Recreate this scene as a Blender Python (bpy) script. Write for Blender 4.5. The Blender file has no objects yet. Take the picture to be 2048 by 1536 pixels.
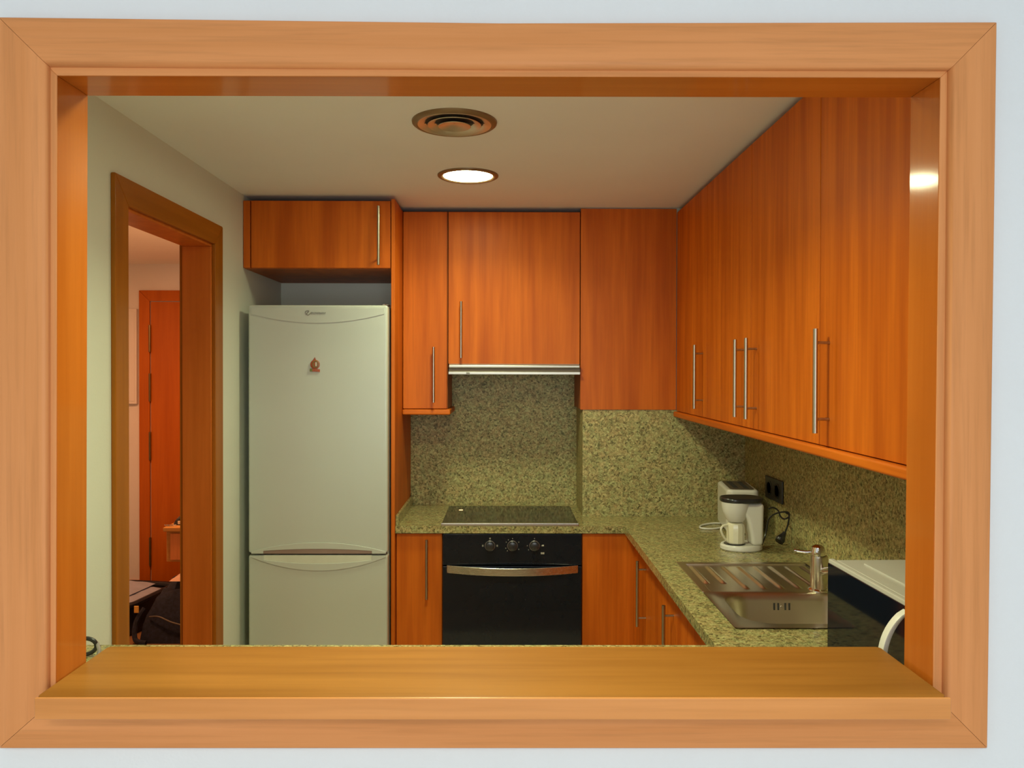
import bpy, bmesh, math, random
from mathutils import Vector, Matrix, Euler, noise

S = bpy.context.scene
C = S.collection
PI = math.pi
random.seed(7)

# ------------------------------------------------------------------ camera
F = 1562.0
CAM = Vector((0, 0, 1.57))
ROT = Euler((PI/2 - 0.009, -0.002, -0.0045), 'XYZ')
SHX, SHY = 7/2048, -13/2048
cd = bpy.data.cameras.new('camera')
cam = bpy.data.objects.new('camera', cd)
C.objects.link(cam)
cam.location = CAM
cam.rotation_euler = ROT
cd.sensor_width = 36.0
cd.lens = F/2048*36.0
cd.shift_x, cd.shift_y = SHX, SHY
cd.clip_start = 0.02
S.camera = cam
_M = ROT.to_matrix()

def at(px, py, Y):
    """point of the place at distance Y along the room that shows at photo pixel (px, py)"""
    u = (px-1024)/F + SHX*2048/F
    v = -(py-768)/F + SHY*2048/F
    d = _M @ Vector((u, v, -1))
    return CAM + d*(Y/d.y)

# ------------------------------------------------------------------ view, world, big lights
S.view_settings.view_transform = 'Standard'
S.view_settings.look = 'None'
S.view_settings.exposure = 0.0
S.view_settings.gamma = 1.0
S.view_settings.use_curve_mapping = False
S.cycles.use_denoising = True
S.cycles.max_bounces = 10
S.cycles.diffuse_bounces = 6
S.cycles.glossy_bounces = 5
S.cycles.sample_clamp_indirect = 6.0
w = bpy.data.worlds.new('sky'); S.world = w
w.use_nodes = True
bg = w.node_tree.nodes['Background']
bg.inputs[0].default_value = (0.75, 0.87, 1.0, 1)
bg.inputs[1].default_value = 0.6

def area(name, loc, rot, sx, sy, power, col, shape='RECTANGLE'):
    l = bpy.data.lights.new(name, 'AREA')
    l.shape = shape; l.size = sx; l.size_y = sy; l.energy = power; l.color = col
    o = bpy.data.objects.new(name, l); C.objects.link(o)
    o.location = loc; o.rotation_euler = rot
    return o

# daylight through the living room's glazed doors behind the camera
area('daylight', (0.2, -3.72, 1.35), (PI/2, 0, 0), 2.6, 2.1, 86, (0.82, 0.905, 0.97))
# living room ceiling lamp above and behind the camera
area('living_lamp', (-0.5, -1.3, 2.55), (0, 0, 0), 0.5, 0.5, 25, (1.0, 0.83, 0.58), 'DISK')
# warm ceiling lamp of the hall behind the doorway
area('hall_lamp', (-2.1, 4.0, 2.30), (0, 0, 0), 0.16, 0.16, 29, (1.0, 0.41, 0.17), 'DISK')
LAMP_L, LAMP_BACK, LAMP_FRONT = 54.0, 4.9, 13.2   # disc radiance, downward beams in watts
LAMP_C = (0.90, 0.96, 0.59)

# ------------------------------------------------------------------ materials
def mat(name):
    m = bpy.data.materials.new(name); m.use_nodes = True
    nt = m.node_tree
    return m, nt, nt.nodes['Principled BSDF']

def setp(b, rough=None, metal=None, coat=None, coat_r=None, spec=None):
    if rough is not None: b.inputs['Roughness'].default_value = rough
    if metal is not None: b.inputs['Metallic'].default_value = metal
    if coat is not None: b.inputs['Coat Weight'].default_value = coat
    if coat_r is not None: b.inputs['Coat Roughness'].default_value = coat_r
    if spec is not None: b.inputs['Specular IOR Level'].default_value = spec

def ramp(nt, stops):
    r = nt.nodes.new('ShaderNodeValToRGB')
    e = r.color_ramp.elements
    while len(e) < len(stops): e.new(0.5)
    for k, (p, c) in enumerate(stops):
        e[k].position = p; e[k].color = (*c, 1)
    return r

def coords(nt, scale, rnd=True):
    tc = nt.nodes.new('ShaderNodeTexCoord')
    mp = nt.nodes.new('ShaderNodeMapping'); mp.inputs['Scale'].default_value = scale
    if rnd:
        oi = nt.nodes.new('ShaderNodeObjectInfo')
        mu = nt.nodes.new('ShaderNodeMath'); mu.operation = 'MULTIPLY'; mu.inputs[1].default_value = 13.0
        nt.links.new(oi.outputs['Random'], mu.inputs[0])
        ad = nt.nodes.new('ShaderNodeVectorMath'); ad.operation = 'ADD'
        nt.links.new(tc.outputs['Object'], ad.inputs[0]); nt.links.new(mu.outputs[0], ad.inputs[1])
        nt.links.new(ad.outputs[0], mp.inputs['Vector'])
    else:
        nt.links.new(tc.outputs['Object'], mp.inputs['Vector'])
    return mp

def nz(nt, mp, scale, detail=3, rough=0.5):
    n = nt.nodes.new('ShaderNodeTexNoise')
    n.inputs['Scale'].default_value = scale; n.inputs['Detail'].default_value = detail
    n.inputs['Roughness'].default_value = rough
    nt.links.new(mp.outputs[0], n.inputs['Vector'])
    return n

def mixc(nt, a, b, fac, mode='MIX'):
    m = nt.nodes.new('ShaderNodeMix'); m.data_type = 'RGBA'; m.blend_type = mode
    for sock, v in ((m.inputs[0], fac), (m.inputs[6], a), (m.inputs[7], b)):
        if hasattr(v, 'links'): nt.links.new(v, sock)
        elif isinstance(v, tuple): sock.default_value = (*v, 1)
        else: sock.default_value = v
    return m.outputs[2]

def wood(name, lo, hi, axis, rough=0.35, coat=0.0, coat_r=0.1, bands=1.0, flecks=0.25, spec=0.12):
    m, nt, b = mat(name)
    long_, wide = 0.55, 9.0*bands
    sc = [wide]*3; sc['xyz'.index(axis)] = long_
    n1 = nz(nt, coords(nt, sc), 1.6, 3, 0.6)
    sc2 = [95.0]*3; sc2['xyz'.index(axis)] = 3.5
    n2 = nz(nt, coords(nt, sc2), 1.0, 4, 0.6)
    r1 = ramp(nt, [(0.36, lo), (0.64, hi)]); nt.links.new(n1.outputs[0], r1.inputs[0])
    dk = tuple(c*0.70 for c in lo)
    r2 = ramp(nt, [(0.28, (1, 1, 1)), (0.52, (0, 0, 0))]); nt.links.new(n2.outputs[0], r2.inputs[0])
    mu = nt.nodes.new('ShaderNodeMath'); mu.operation = 'MULTIPLY'; mu.inputs[1].default_value = flecks
    nt.links.new(r2.outputs[0], mu.inputs[0])
    col = mixc(nt, r1.outputs[0], dk, mu.outputs[0])
    nt.links.new(col, b.inputs['Base Color'])
    setp(b, rough, 0, coat, coat_r, spec)
    return m

def plain(name, col, rough=0.5, metal=0.0, coat=0.0, var=0.04, vscale=14.0, bump=0.0, bscale=200.0, coat_r=0.08, spec=None):
    m, nt, b = mat(name)
    n = nz(nt, coords(nt, (1, 1, 1)), vscale, 3)
    r = ramp(nt, [(0.3, tuple(c*(1-var) for c in col)), (0.7, tuple(min(1, c*(1+var)) for c in col))])
    nt.links.new(n.outputs[0], r.inputs[0]); nt.links.new(r.outputs[0], b.inputs['Base Color'])
    setp(b, rough, metal, coat, coat_r, spec)
    if bump:
        n2 = nz(nt, coords(nt, (1, 1, 1), False), bscale, 2)
        bp = nt.nodes.new('ShaderNodeBump'); bp.inputs['Strength'].default_value = bump; bp.inputs['Distance'].default_value = 0.002
        nt.links.new(n2.outputs[0], bp.inputs['Height']); nt.links.new(bp.outputs[0], b.inputs['Normal'])
    return m

def brushed(name, col, axis, rough=0.28):
    m, nt, b = mat(name)
    sc = [260.0]*3; sc['xyz'.index(axis)] = 2.5
    n = nz(nt, coords(nt, sc), 1.0, 3)
    r = ramp(nt, [(0.3, tuple(c*0.86 for c in col)), (0.7, col)])
    nt.links.new(n.outputs[0], r.inputs[0]); nt.links.new(r.outputs[0], b.inputs['Base Color'])
    rr = nt.nodes.new('ShaderNodeMapRange'); rr.inputs[3].default_value = rough*0.75; rr.inputs[4].default_value = rough*1.3
    nt.links.new(n.outputs[0], rr.inputs[0]); nt.links.new(rr.outputs[0], b.inputs['Roughness'])
    b.inputs['Metallic'].default_value = 1.0
    return m

def granite(name, rough=0.16, gain=1.0, spec=0.5):
    m, nt, b = mat(name)
    mp = coords(nt, (1, 1, 1), False)
    wob = nz(nt, mp, 60, 2)
    ad = nt.nodes.new('ShaderNodeVectorMath'); ad.operation = 'MULTIPLY_ADD'
    ad.inputs[1].default_value = (0.012, 0.012, 0.012)
    nt.links.new(wob.outputs['Color'], ad.inputs[0]); nt.links.new(mp.outputs[0], ad.inputs[2])
    def vor(scale):
        v = nt.nodes.new('ShaderNodeTexVoronoi'); v.inputs['Scale'].default_value = scale
        nt.links.new(ad.outputs[0], v.inputs['Vector'])
        s = nt.nodes.new('ShaderNodeSeparateColor'); nt.links.new(v.outputs['Color'], s.inputs[0])
        return s
    g = lambda a, b_, c: (a*gain, b_*gain*1.03, c*gain*0.62)
    s1 = vor(135)
    r1 = ramp(nt, [(0.0, g(.045, .036, .027)), (0.10, g(.11, .088, .062)), (0.24, g(.26, .20, .14)), (0.40, g(.30, .27, .19)),
                   (0.58, g(.42, .33, .24)), (0.76, g(.44, .41, .30)), (0.92, g(.66, .59, .47)), (1.0, g(.44, .30, .21))])
    nt.links.new(s1.outputs[0], r1.inputs[0])
    s2 = vor(330)
    r2 = ramp(nt, [(0.0, g(.05, .042, .03)), (0.22, g(.20, .175, .115)), (0.5, g(.36, .33, .22)), (0.8, g(.46, .38, .28)), (1.0, g(.66, .60, .48))])
    nt.links.new(s2.outputs[1], r2.inputs[0])
    col = mixc(nt, r1.outputs[0], r2.outputs[0], 0.42)
    blot = nz(nt, mp, 38, 3, 0.6)
    r3 = ramp(nt, [(0.40, (1.07, .97, .93)), (0.60, (.95, 1.01, .96))]); nt.links.new(blot.outputs[0], r3.inputs[0])
    col = mixc(nt, col, r3.outputs[0], 1.0, 'MULTIPLY')
    nt.links.new(col, b.inputs['Base Color'])
    setp(b, rough, 0, 0, None, spec)
    return m

BEECH_LO, BEECH_HI = (.645, .256, .083), (.72, .298, .106)
M = {}
M['beech_h'] = wood('beech_horizontal', BEECH_LO, BEECH_HI, 'x', 0.5, 0.1, 0.35, 2.2, 0.42)
M['beech_v'] = wood('beech_vertical', BEECH_LO, BEECH_HI, 'z', 0.5, 0.1, 0.35, 2.2, 0.42)
M['jamb_h'] = wood('varnished_beech_warm_lit_horizontal', (.47, .118, .010), (.55, .152, .017), 'x', 0.35, 0.4, 0.08, 1.3, 0.15)  # same beech as the casing, with the kitchen's warm light in its colour
M['jamb_v'] = wood('varnished_beech_warm_lit_vertical', (.47, .118, .010), (.55, .152, .017), 'z', 0.35, 0.75, 0.10, 1.3, 0.15)
M['lit_front_edge'] = wood('ledge_front_lit', (.60, .235, .060), (.76, .32, .095), 'x', 0.4, 0.3, 0.2, 1.2, 0.2)  # same wood as the ledge top, brighter light put in its colour
M['sill'] = wood('varnished_sill', (.27, .102, .014), (.36, .146, .024), 'x', 0.45, 0.05, 0.20, 1.0, 0.25)
CH_LO, CH_HI = (.46, .090, .004), (.64, .150, .009)
M['cherry_v'] = wood('cherry_vertical', CH_LO, CH_HI, 'z', 0.5, 0.12, 0.35, 1.0, 0.28)
M['cherry_h'] = wood('cherry_horizontal', CH_LO, CH_HI, 'y', 0.5, 0.12, 0.35, 1.0, 0.28)
M['cherry_x'] = wood('cherry_crosswise', CH_LO, CH_HI, 'x', 0.5, 0.12, 0.35, 1.0, 0.28)
M['carcass'] = wood('cabinet_carcass', (.28, .075, .018), (.40, .11, .028), 'z', 0.45)
M['door_frame'] = wood('door_casing_wood', (.30, .095, .006), (.38, .122, .010), 'z', 0.4, 0.12, 0.15, 1.3, 0.15)
M['door_frame_h'] = wood('door_casing_wood_head', (.30, .095, .006), (.38, .122, .010), 'y', 0.4, 0.12, 0.15, 1.3, 0.15)
M['door_lining'] = wood('door_lining_wood', (.50, .125, .014), (.60, .16, .022), 'z', 0.4, 0.12, 0.15, 1.3, 0.15)
M['hall_door'] = wood('hall_door_wood', (.42, .10, .003), (.50, .13, .006), 'z', 0.35, 0.3, 0.15, 1.0, 0.2)
M['console'] = wood('console_wood', (.50, .26, .07), (.58, .32, .10), 'x', 0.4)
M['floor'] = wood('parquet', (.20, .10, .045), (.28, .15, .065), 'y', 0.3, 0.3, 0.15)
M['floor_tile'] = plain('cream_floor_tile', (.74, .68, .56), 0.35, var=0.04, vscale=6)
M['floor_living'] = plain('pale_stone_tile', (.58, .58, .57), 0.3, var=0.05, vscale=5)
M['wall'] = plain('painted_wall', (.745, .765, .775), 0.75, var=0.012, vscale=5, bump=0.15, bscale=160)
M['wall_k'] = plain('painted_kitchen_wall', (.66, .68, .58), 0.6, var=0.012, vscale=5, bump=0.12, bscale=160)
M['ceiling'] = plain('painted_ceiling', (.80, .81, .76), 0.8, var=0.012, vscale=4, bump=0.1, bscale=160)
M['granite'] = granite('speckled_granite', 0.18, 0.86)
M['granite_wall'] = granite('speckled_granite_wall', 0.45, 1.0, 0.15)
M['white_enamel'] = plain('white_enamel', (.50, .53, .46), 0.28, coat=0.3, var=0.01, vscale=3, coat_r=0.12)
M['fridge_side'] = plain('fridge_side_enamel', (.62, .63, .52), 0.4, var=0.01)
M['grip_mauve'] = plain('grip_mauve', (.30, .21, .17), 0.4)
M['grip_light'] = plain('grip_light', (.60, .62, .50), 0.35)
M['rubber'] = plain('dark_rubber', (.035, .033, .028), 0.7)
M['steel_v'] = brushed('brushed_steel_vertical', (.50, .45, .34), 'z', 0.30)
M['steel_x'] = brushed('brushed_steel_crosswise', (.66, .62, .54), 'x', 0.26)
M['steel_y'] = plain('sink_steel', (.70, .64, .52), 0.30, 1.0, var=0.03, vscale=8)
M['hood_steel'] = brushed('brushed_hood_steel', (.46, .43, .34), 'x', 0.36)
M['groove'] = plain('brown_groove', (.11, .075, .035), 0.5)
M['chrome'] = plain('chrome', (.78, .76, .72), 0.06, 1.0, var=0.01)
M['tap_body'] = plain('brushed_tap_metal', (.60, .55, .46), 0.25, 1.0, var=0.02)
M['black_glass'] = plain('black_glass', (.006, .008, .014), 0.06, var=0.02, spec=0.34)
M['hob_glass'] = plain('hob_glass', (.014, .012, .010), 0.08, var=0.05, spec=0.45)
M['hob_ring'] = plain('hob_ring_print', (.10, .095, .085), 0.15)
M['black_plastic'] = plain('black_plastic', (.018, .018, .019), 0.3, coat=0.3)
M['mark'] = plain('pale_print', (.55, .53, .42), 0.5)
M['grey_print'] = plain('grey_print', (.22, .21, .17), 0.5)
M['white_plastic'] = plain('white_plastic', (.72, .70, .63), 0.30, coat=0.3, var=0.01)
M['oven_white'] = plain('greyish_white_paint', (.54, .52, .46), 0.3, coat=0.2, var=0.01)
M['cream_plastic'] = plain('cream_plastic', (.74, .70, .52), 0.25, coat=0.4, var=0.02)
M['toaster_top'] = plain('dark_brown_plastic', (.085, .062, .042), 0.35)
M['zip'] = plain('dull_zip', (.075, .072, .062), 0.5)
M['socket'] = plain('dark_socket_plastic', (.045, .047, .045), 0.35)
M['vent_metal'] = plain('satin_bronze', (.66, .58, .44), 0.34, 0.8, var=0.05)
M['vent_flange'] = plain('brown_flange', (.24, .15, .07), 0.40, 0.4, var=0.05)
M['gap_shade'] = plain('dark_gap_shade', (.05, .035, .022), 0.7)  # dark colour stands for the shade behind the vent rings
M['magnet_red'] = plain('magnet_rust', (.36, .085, .032), 0.4, var=0.25, vscale=90)
M['magnet_green'] = plain('magnet_olive', (.14, .15, .03), 0.5)
M['navy'] = plain('navy_cloth', (.009, .014, .034), 0.85, var=0.5, vscale=60, bump=0.5, bscale=500)
M['suitcase'] = plain('black_suitcase', (.010, .012, .020), 0.6, var=0.3, vscale=60)
M['lavender'] = plain('lavender_cloth', (.34, .40, .56), 0.9, var=0.08, vscale=20, bump=0.5, bscale=400)
M['pink_cloth'] = plain('pink_cloth', (.68, .47, .36), 0.9, var=0.05)
M['yellow_tag'] = plain('yellow_tag', (.70, .46, .10), 0.5)
M['hinge'] = plain('aged_brass', (.20, .15, .07), 0.35, 0.9)
M['grey_metal'] = plain('grey_metal', (.42, .38, .37), 0.3, 0.7)
M['orange_spot'], _nt, _b = mat('emissive_orange')  # emissive orange dot on the hob glass
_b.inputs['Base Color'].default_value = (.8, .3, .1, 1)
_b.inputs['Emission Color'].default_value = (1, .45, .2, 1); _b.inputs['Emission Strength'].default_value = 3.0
M['lamp'], _nt, _b = mat('lit_diffuser')
_b.inputs['Base Color'].default_value = (.9, .9, .85, 1)
_b.inputs['Emission Color'].default_value = (*LAMP_C, 1); _b.inputs['Emission Strength'].default_value = LAMP_L

# ------------------------------------------------------------------ object helpers
WORLD = {}

def tag(o, label=None, cat=None, group=None, kind=None):
    if label: o['label'] = label
    if cat: o['category'] = cat
    if group: o['group'] = group
    if kind: o['kind'] = kind
    return o

def thing(name, label, cat, loc, group=None):
    o = bpy.data.objects.new(name, None); C.objects.link(o)
    o.location = loc; o.empty_display_size = 0.05
    WORLD[o] = Vector(loc)
    return tag(o, label, cat, group)

def setting(name, loc=(0, 0, 0)):
    o = bpy.data.objects.new(name, None); C.objects.link(o)
    o.location = loc; WORLD[o] = Vector(loc); o['kind'] = 'structure'
    return o

def obj(name, bm, m, parent=None, bevel=0.0, seg=2, label=None, smooth=35, kind=None):
    """links a bmesh given in room coordinates as ONE mesh object"""
    bmesh.ops.remove_doubles(bm, verts=bm.verts, dist=1e-6)
    if bevel:
        bmesh.ops.recalc_face_normals(bm, faces=bm.faces)
        es = [e for e in bm.edges if len(e.link_faces) == 2 and e.calc_face_angle(0) > 0.5]
        bmesh.ops.bevel(bm, geom=es, offset=bevel, segments=seg, affect='EDGES', profile=0.5, clamp_overlap=True)
    bmesh.ops.recalc_face_normals(bm, faces=bm.faces)
    origin = WORLD[parent] if parent else Vector((0, 0, 0))
    bmesh.ops.translate(bm, verts=bm.verts, vec=-origin)
    me = bpy.data.meshes.new(name)
    bm.to_mesh(me); bm.free()
    for p in me.polygons: p.use_smooth = True
    me.set_sharp_from_angle(angle=math.radians(smooth))
    if isinstance(m, str): m = M[m]
    me.materials.append(m)
    o = bpy.data.objects.new(name, me); C.objects.link(o)
    if bevel:
        wn = o.modifiers.new('weighted_normal', 'WEIGHTED_NORMAL'); wn.keep_sharp = True; wn.weight = 80
    if parent: o.parent = parent
    WORLD[o] = origin
    if label: o['label'] = label
    if kind: o['kind'] = kind
    return o

def B(): return bmesh.new()

def box(bm, x0, x1, y0, y1, z0, z1):
    vs = [bm.verts.new(p) for p in ((x0, y0, z0), (x1, y0, z0), (x1, y1, z0), (x0, y1, z0),
                                    (x0, y0, z1), (x1, y0, z1), (x1, y1, z1), (x0, y1, z1))]
    for f in ((0, 3, 2, 1), (4, 5, 6, 7), (0, 1, 5, 4), (1, 2, 6, 5), (2, 3, 7, 6), (3, 0, 4, 7)):
        bm.faces.new([vs[i] for i in f])
    return bm

def bx(*a): return box(B(), *a)

def prism(bm, pts, axis, a, b):
    """polygon pts (pairs) extruded along axis from a to b; pairs are the two other axes in xyz order"""
    def mk(p, t):
        return {'x': (t, p[0], p[1]), 'y': (p[0], t, p[1]), 'z': (p[0], p[1], t)}[axis]
    A = [bm.verts.new(mk(p, a)) for p in pts]; Bv = [bm.verts.new(mk(p, b)) for p in pts]
    bm.faces.new(A); bm.faces.new(Bv[::-1])
    n = len(pts)
    for i in range(n):
        j = (i+1) % n
        bm.faces.new([A[i], A[j], Bv[j], Bv[i]])
    return bm

def frame_of(d):
    d = d.normalized()
    u = d.orthogonal().normalized()
    return u, d.cross(u)

def tube(bm, pts, r, seg=8, cap=True):
    pts = [Vector(p) for p in pts]
    n = len(pts)
    rs = r if isinstance(r, (list, tuple)) else [r]*n
    rings, u = [], None
    for i, p in enumerate(pts):
        d = (pts[min(i+1, n-1)] - pts[max(i-1, 0)]).normalized()
        if u is None: u = d.orthogonal().normalized()
        else:
            u = (u - d*u.dot(d))
            u = u.normalized() if u.length > 1e-6 else d.orthogonal().normalized()
        v = d.cross(u)
        rings.append([bm.verts.new(p + (u*math.cos(2*PI*k/seg) + v*math.sin(2*PI*k/seg))*rs[i]) for k in range(seg)])
    for a, b in zip(rings, rings[1:]):
        for k in range(seg):
            bm.faces.new([a[k], a[(k+1) % seg], b[(k+1) % seg], b[k]])
    if cap:
        bm.faces.new(rings[0][::-1]); bm.faces.new(rings[-1])
    return bm

def cyl(bm, p0, p1, r, seg=20): return tube(bm, [p0, p1], r, seg)

def smooth_path(pts, k=6):
    pts = [Vector(p) for p in pts]
    out = []
    for i in range(len(pts)-1):
        p0, p1, p2, p3 = pts[max(i-1, 0)], pts[i], pts[i+1], pts[min(i+2, len(pts)-1)]
        for s in range(k):
            t = s/k
            out.append(0.5*((2*p1) + (p2-p0)*t + (2*p0-5*p1+4*p2-p3)*t*t + (3*p1-p0-3*p2+p3)*t**3))
    out.append(pts[-1])
    return out

def lathe(bm, prof, c, seg=32, sx=1.0, sy=1.0, closed=False):
    """profile of (radius, z) turned about the vertical axis through c"""
    rings = []
    for r, z in prof:
        if r < 1e-6: rings.append([bm.verts.new((c[0], c[1], c[2]+z))])
        else: rings.append([bm.verts.new((c[0]+r*sx*math.cos(2*PI*k/seg), c[1]+r*sy*math.sin(2*PI*k/seg), c[2]+z)) for k in range(seg)])
    pairs = list(zip(rings, rings[1:]))
    if closed: pairs.append((rings[-1], rings[0]))
    for a, b in pairs:
        if len(a) == 1 and len(b) == 1: continue
        for k in range(seg):
            k2 = (k+1) % seg
            if len(a) == 1: bm.faces.new([a[0], b[k2], b[k]])
            elif len(b) == 1: bm.faces.new([a[k], a[k2], b[0]])
            else: bm.faces.new([a[k], a[k2], b[k2], b[k]])
    return bm

def turn(bm, c, deg):
    bmesh.ops.rotate(bm, verts=bm.verts, cent=Vector(c), matrix=Matrix.Rotation(math.radians(deg), 3, 'Z'))
    return bm

def rrect(x0, x1, y0, y1, r, n=6):
    out = []
    for cx, cy, a in ((x1-r, y1-r, 0), (x0+r, y1-r, 90), (x0+r, y0+r, 180), (x1-r, y0+r, 270)):
        for k in range(n+1):
            t = math.radians(a + 90*k/n)
            out.append((cx+r*math.cos(t), cy+r*math.sin(t)))
    return out

def bar_handle(parent, face, pos, z0, z1):
    """bar handle with two posts on a door; face 'y' stands out towards -y, 'x' towards -x"""
    bm = B()
    x, y = pos
    off = 0.034
    d = Vector((0, -off, 0)) if face == 'y' else Vector((-off, 0, 0))
    p = Vector((x, y, 0))
    r = 0.0062
    tube(bm, [p+d+Vector((0, 0, z0)), p+d+Vector((0, 0, z1))], r, 12)
    for z in (z0+0.034, z1-0.034):
        tube(bm, [p+Vector((0, 0, z)), p+d+Vector((0, 0, z))], 0.0038, 8)
    return obj('handle', bm, 'steel_v', parent, label='brushed steel bar handle on two posts')

# ------------------------------------------------------------------ the setting
CEIL = 2.317
XL, XR = -1.119, 1.118
YB, YC = 3.91, 3.60
def struct(name, bm, m, parent=None, bevel=0): return obj(name, bm, m, parent, bevel, kind=None if parent else 'structure')

bm = B()
box(bm, -3.2, -1.175, 1.335, 5.75, -0.1, 0.0)
struct('floor_hall', bm, 'floor')
struct('floor', bx(-3.2, 2.9, -4.0, 1.335, -0.1, 0.0), 'floor_living')
struct('floor_kitchen', bx(-1.175, 1.22, 1.335, 4.03, -0.1, 0.0), 'floor_tile')
# pass-through wall between living room and kitchen
bm = B()
box(bm, -3.2, -0.755, 1.295, 1.375, 0, 2.62); box(bm, 0.735, 2.9, 1.295, 1.375, 0, 2.62)
box(bm, -0.755, 0.735, 1.295, 1.375, 2.072, 2.62); box(bm, -0.755, 0.735, 1.295, 1.375, 0, 1.017)
struct('wall_front', bm, 'wall')
# kitchen shell
bm = B()
box(bm, -1.229, XL, 1.375, 2.285, 0, CEIL); box(bm, -1.229, XL, 3.005, 4.03, 0, CEIL); box(bm, -1.229, XL, 2.285, 3.005, 2.065, CEIL)
struct('wall_left', bm, 'wall_k')
wall_back = struct('wall_back', bx(XL, 1.22, YB, 4.03, 0, CEIL), 'wall_k')
wall_corner = struct('wall_corner', bx(0.37, XR, YC, YB, 0, CEIL), 'wall_k')
wall_right = struct('wall_right', bx(XR, 1.22, 1.375, YB, 0, CEIL), 'wall_k')
struct('ceiling', bx(-3.2, 1.22, 1.375, 5.75, CEIL, 2.42), 'ceiling')
# granite slabs on the walls
struct('backsplash_slab', bx(-0.470, 0.358, YB-0.010, YB, 0.90, 1.60), 'granite_wall', wall_back)
struct('backsplash_slab', bx(0.358, 0.370, YC, YB-0.0, 0.90, 1.60), 'granite_wall', wall_corner)
struct('backsplash_slab', bx(0.358, 1.106, YC-0.010, YC, 0.90, 1.3915), 'granite_wall', wall_corner)
struct('backsplash_slab', bx(1.106, XR, 1.375, YC, 0.90, 1.388), 'granite_wall', wall_right)
# hall beyond the doorway
struct('wall_hall_end', bx(-3.2, -1.229, 5.54, 5.66, 0, CEIL), 'wall')
struct('wall_hall_left', bx(-3.2, -2.95, 1.375, 5.54, 0, CEIL), 'wall')
struct('wall_hall_right', bx(-1.55, -1.229, 3.82, 5.54, 0, CEIL), 'wall')
# living room around the camera
struct('wall_living_left', bx(-2.85, -2.75, -3.9, 1.295, 0, 2.62), 'wall')
struct('wall_living_right', bx(2.75, 2.85, -3.9, 1.295, 0, 2.62), 'wall')
bm = B()
box(bm, -2.75, -1.2, -3.9, -3.8, 0, 2.62); box(bm, 1.6, 2.75, -3.9, -3.8, 0, 2.62); box(bm, -1.2, 1.6, -3.9, -3.8, 2.42, 2.62)
struct('wall_living_rear', bm, 'wall')
struct('ceiling_living', bx(-2.85, 2.85, -3.9, 1.295, 2.62, 2.7), 'wall')
win = setting('window_1', (0.2, -3.85, 0))
bm = B()
for x in (-1.2, -0.30, 0.17, 0.64, 1.54): box(bm, x, x+0.06, -3.88, -3.83, 0.0, 2.42)
box(bm, -1.2, 1.6, -3.88, -3.83, 0, 0.08); box(bm, -1.2, 1.6, -3.88, -3.83, 2.35, 2.42)
obj('window_frame', bm, 'beech_v', win, 0.004)

# ---- pass-through surround: mitred casing and varnished lining
t1 = setting('trim_1', (0, 1.29, 1.05))
OUT = [at(*p, 1.280) for p in ((-3, 34), (1994, 44), (1975, 1497), (-3, 1497))]
INN = [at(*p, 1.280) for p in ((94, 130), (1901, 138), (1890, 1412), (94, 1412))]
# the casing's top edge sags a little in its middle, as in the photograph
mid_o = at(1000, 46, 1.280); mid_i = at(1000, 136, 1.280)
def xz(p): return (p.x, p.z)
LIP = [(0.0, 1.2955), (0.0, 1.2885), (0.02, 1.2850), (0.06, 1.2820), (0.12, 1.2804), (0.18, 1.2800), (0.975, 1.2800), (0.995, 1.2806), (1.0, 1.2822), (1.0, 1.2955)]
def casing(inner, outer, m):
    """one mitred board lofted through stations (inner edge, outer edge)"""
    bm = B(); rows = []
    n = len(inner)
    for k in range(n):
        q = 1 if k == 0 else n-2 if k == n-1 else k
        row = []
        for t, y in LIP:
            p = inner[k].lerp(outer[k], t)
            if k in (0, n-1):
                p = p + (inner[q].lerp(outer[q], t) - p).normalized()*0.0004
            row.append(bm.verts.new((p.x, y, p.z)))
        rows.append(row)
    m_ = len(LIP)
    for a, b in zip(rows, rows[1:]):
        for i in range(m_): bm.faces.new([a[i], a[(i+1) % m_], b[(i+1) % m_], b[i]])
    bm.faces.new(rows[0]); bm.faces.new(rows[-1][::-1])
    obj('casing_board', bm, m, t1, smooth=60)
casing([INN[0], mid_i, INN[1]], [OUT[0], mid_o, OUT[1]], 'beech_h')
casing([INN[1], INN[2]], [OUT[1], OUT[2]], 'beech_v')
casing([INN[2], INN[3]], [OUT[2], OUT[3]], 'beech_h')
casing([INN[3], INN[0]], [OUT[3], OUT[0]], 'beech_v')
JO = [at(*p, 1.290) for p in ((88, 125), (1906, 132), (1894, 1400), (88, 1400))]
JI = [at(*p, 1.290) for p in ((114, 151), (1881, 155), (1866, 1400), (111, 1400))]
def lining(pts, m):
    lb = obj('lining_board', prism(B(), pts, 'y', 1.2922, 1.385), m, t1, 0.0008, 1)
    obj('edge_strip', prism(B(), pts, 'y', 1.290, 1.2921), 'beech_h' if m == 'jamb_h' else 'beech_v', lb, 0.0008, 1, label='front edge of the lining, same wood without the warm light painted in')  # same wood as the board; only the board's colour holds warm light
lining([xz(JO[0]), xz(JO[1]), xz(JI[1]), xz(JI[0])], 'jamb_h')
lining([xz(JO[1]), xz(JO[2]), xz(JI[2]), xz(JI[1])], 'jamb_v')
lining([xz(JO[3]), xz(JO[0]), xz(JI[0]), xz(JI[3])], 'jamb_v')

# ---- the serving ledge
SZ = 1.053
bm = prism(B(), rrect(-0.741, 0.7048, 1.233, 1.460, 0.010, 5), 'z', SZ-0.035, SZ)
ledge = tag(obj('serving_ledge', bm, 'sill', None, 0.003, 2), 'long glossy honey-coloured wooden ledge along the foot of the pass-through opening', 'ledge')
obj('lit_front_edge', bx(-0.7412, 0.7087, 1.2285, 1.2345, SZ-0.0355, SZ-0.0004), 'lit_front_edge', ledge, 0.0028, 3, label='wooden front edge of the ledge, painted paler for the light on it')

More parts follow.
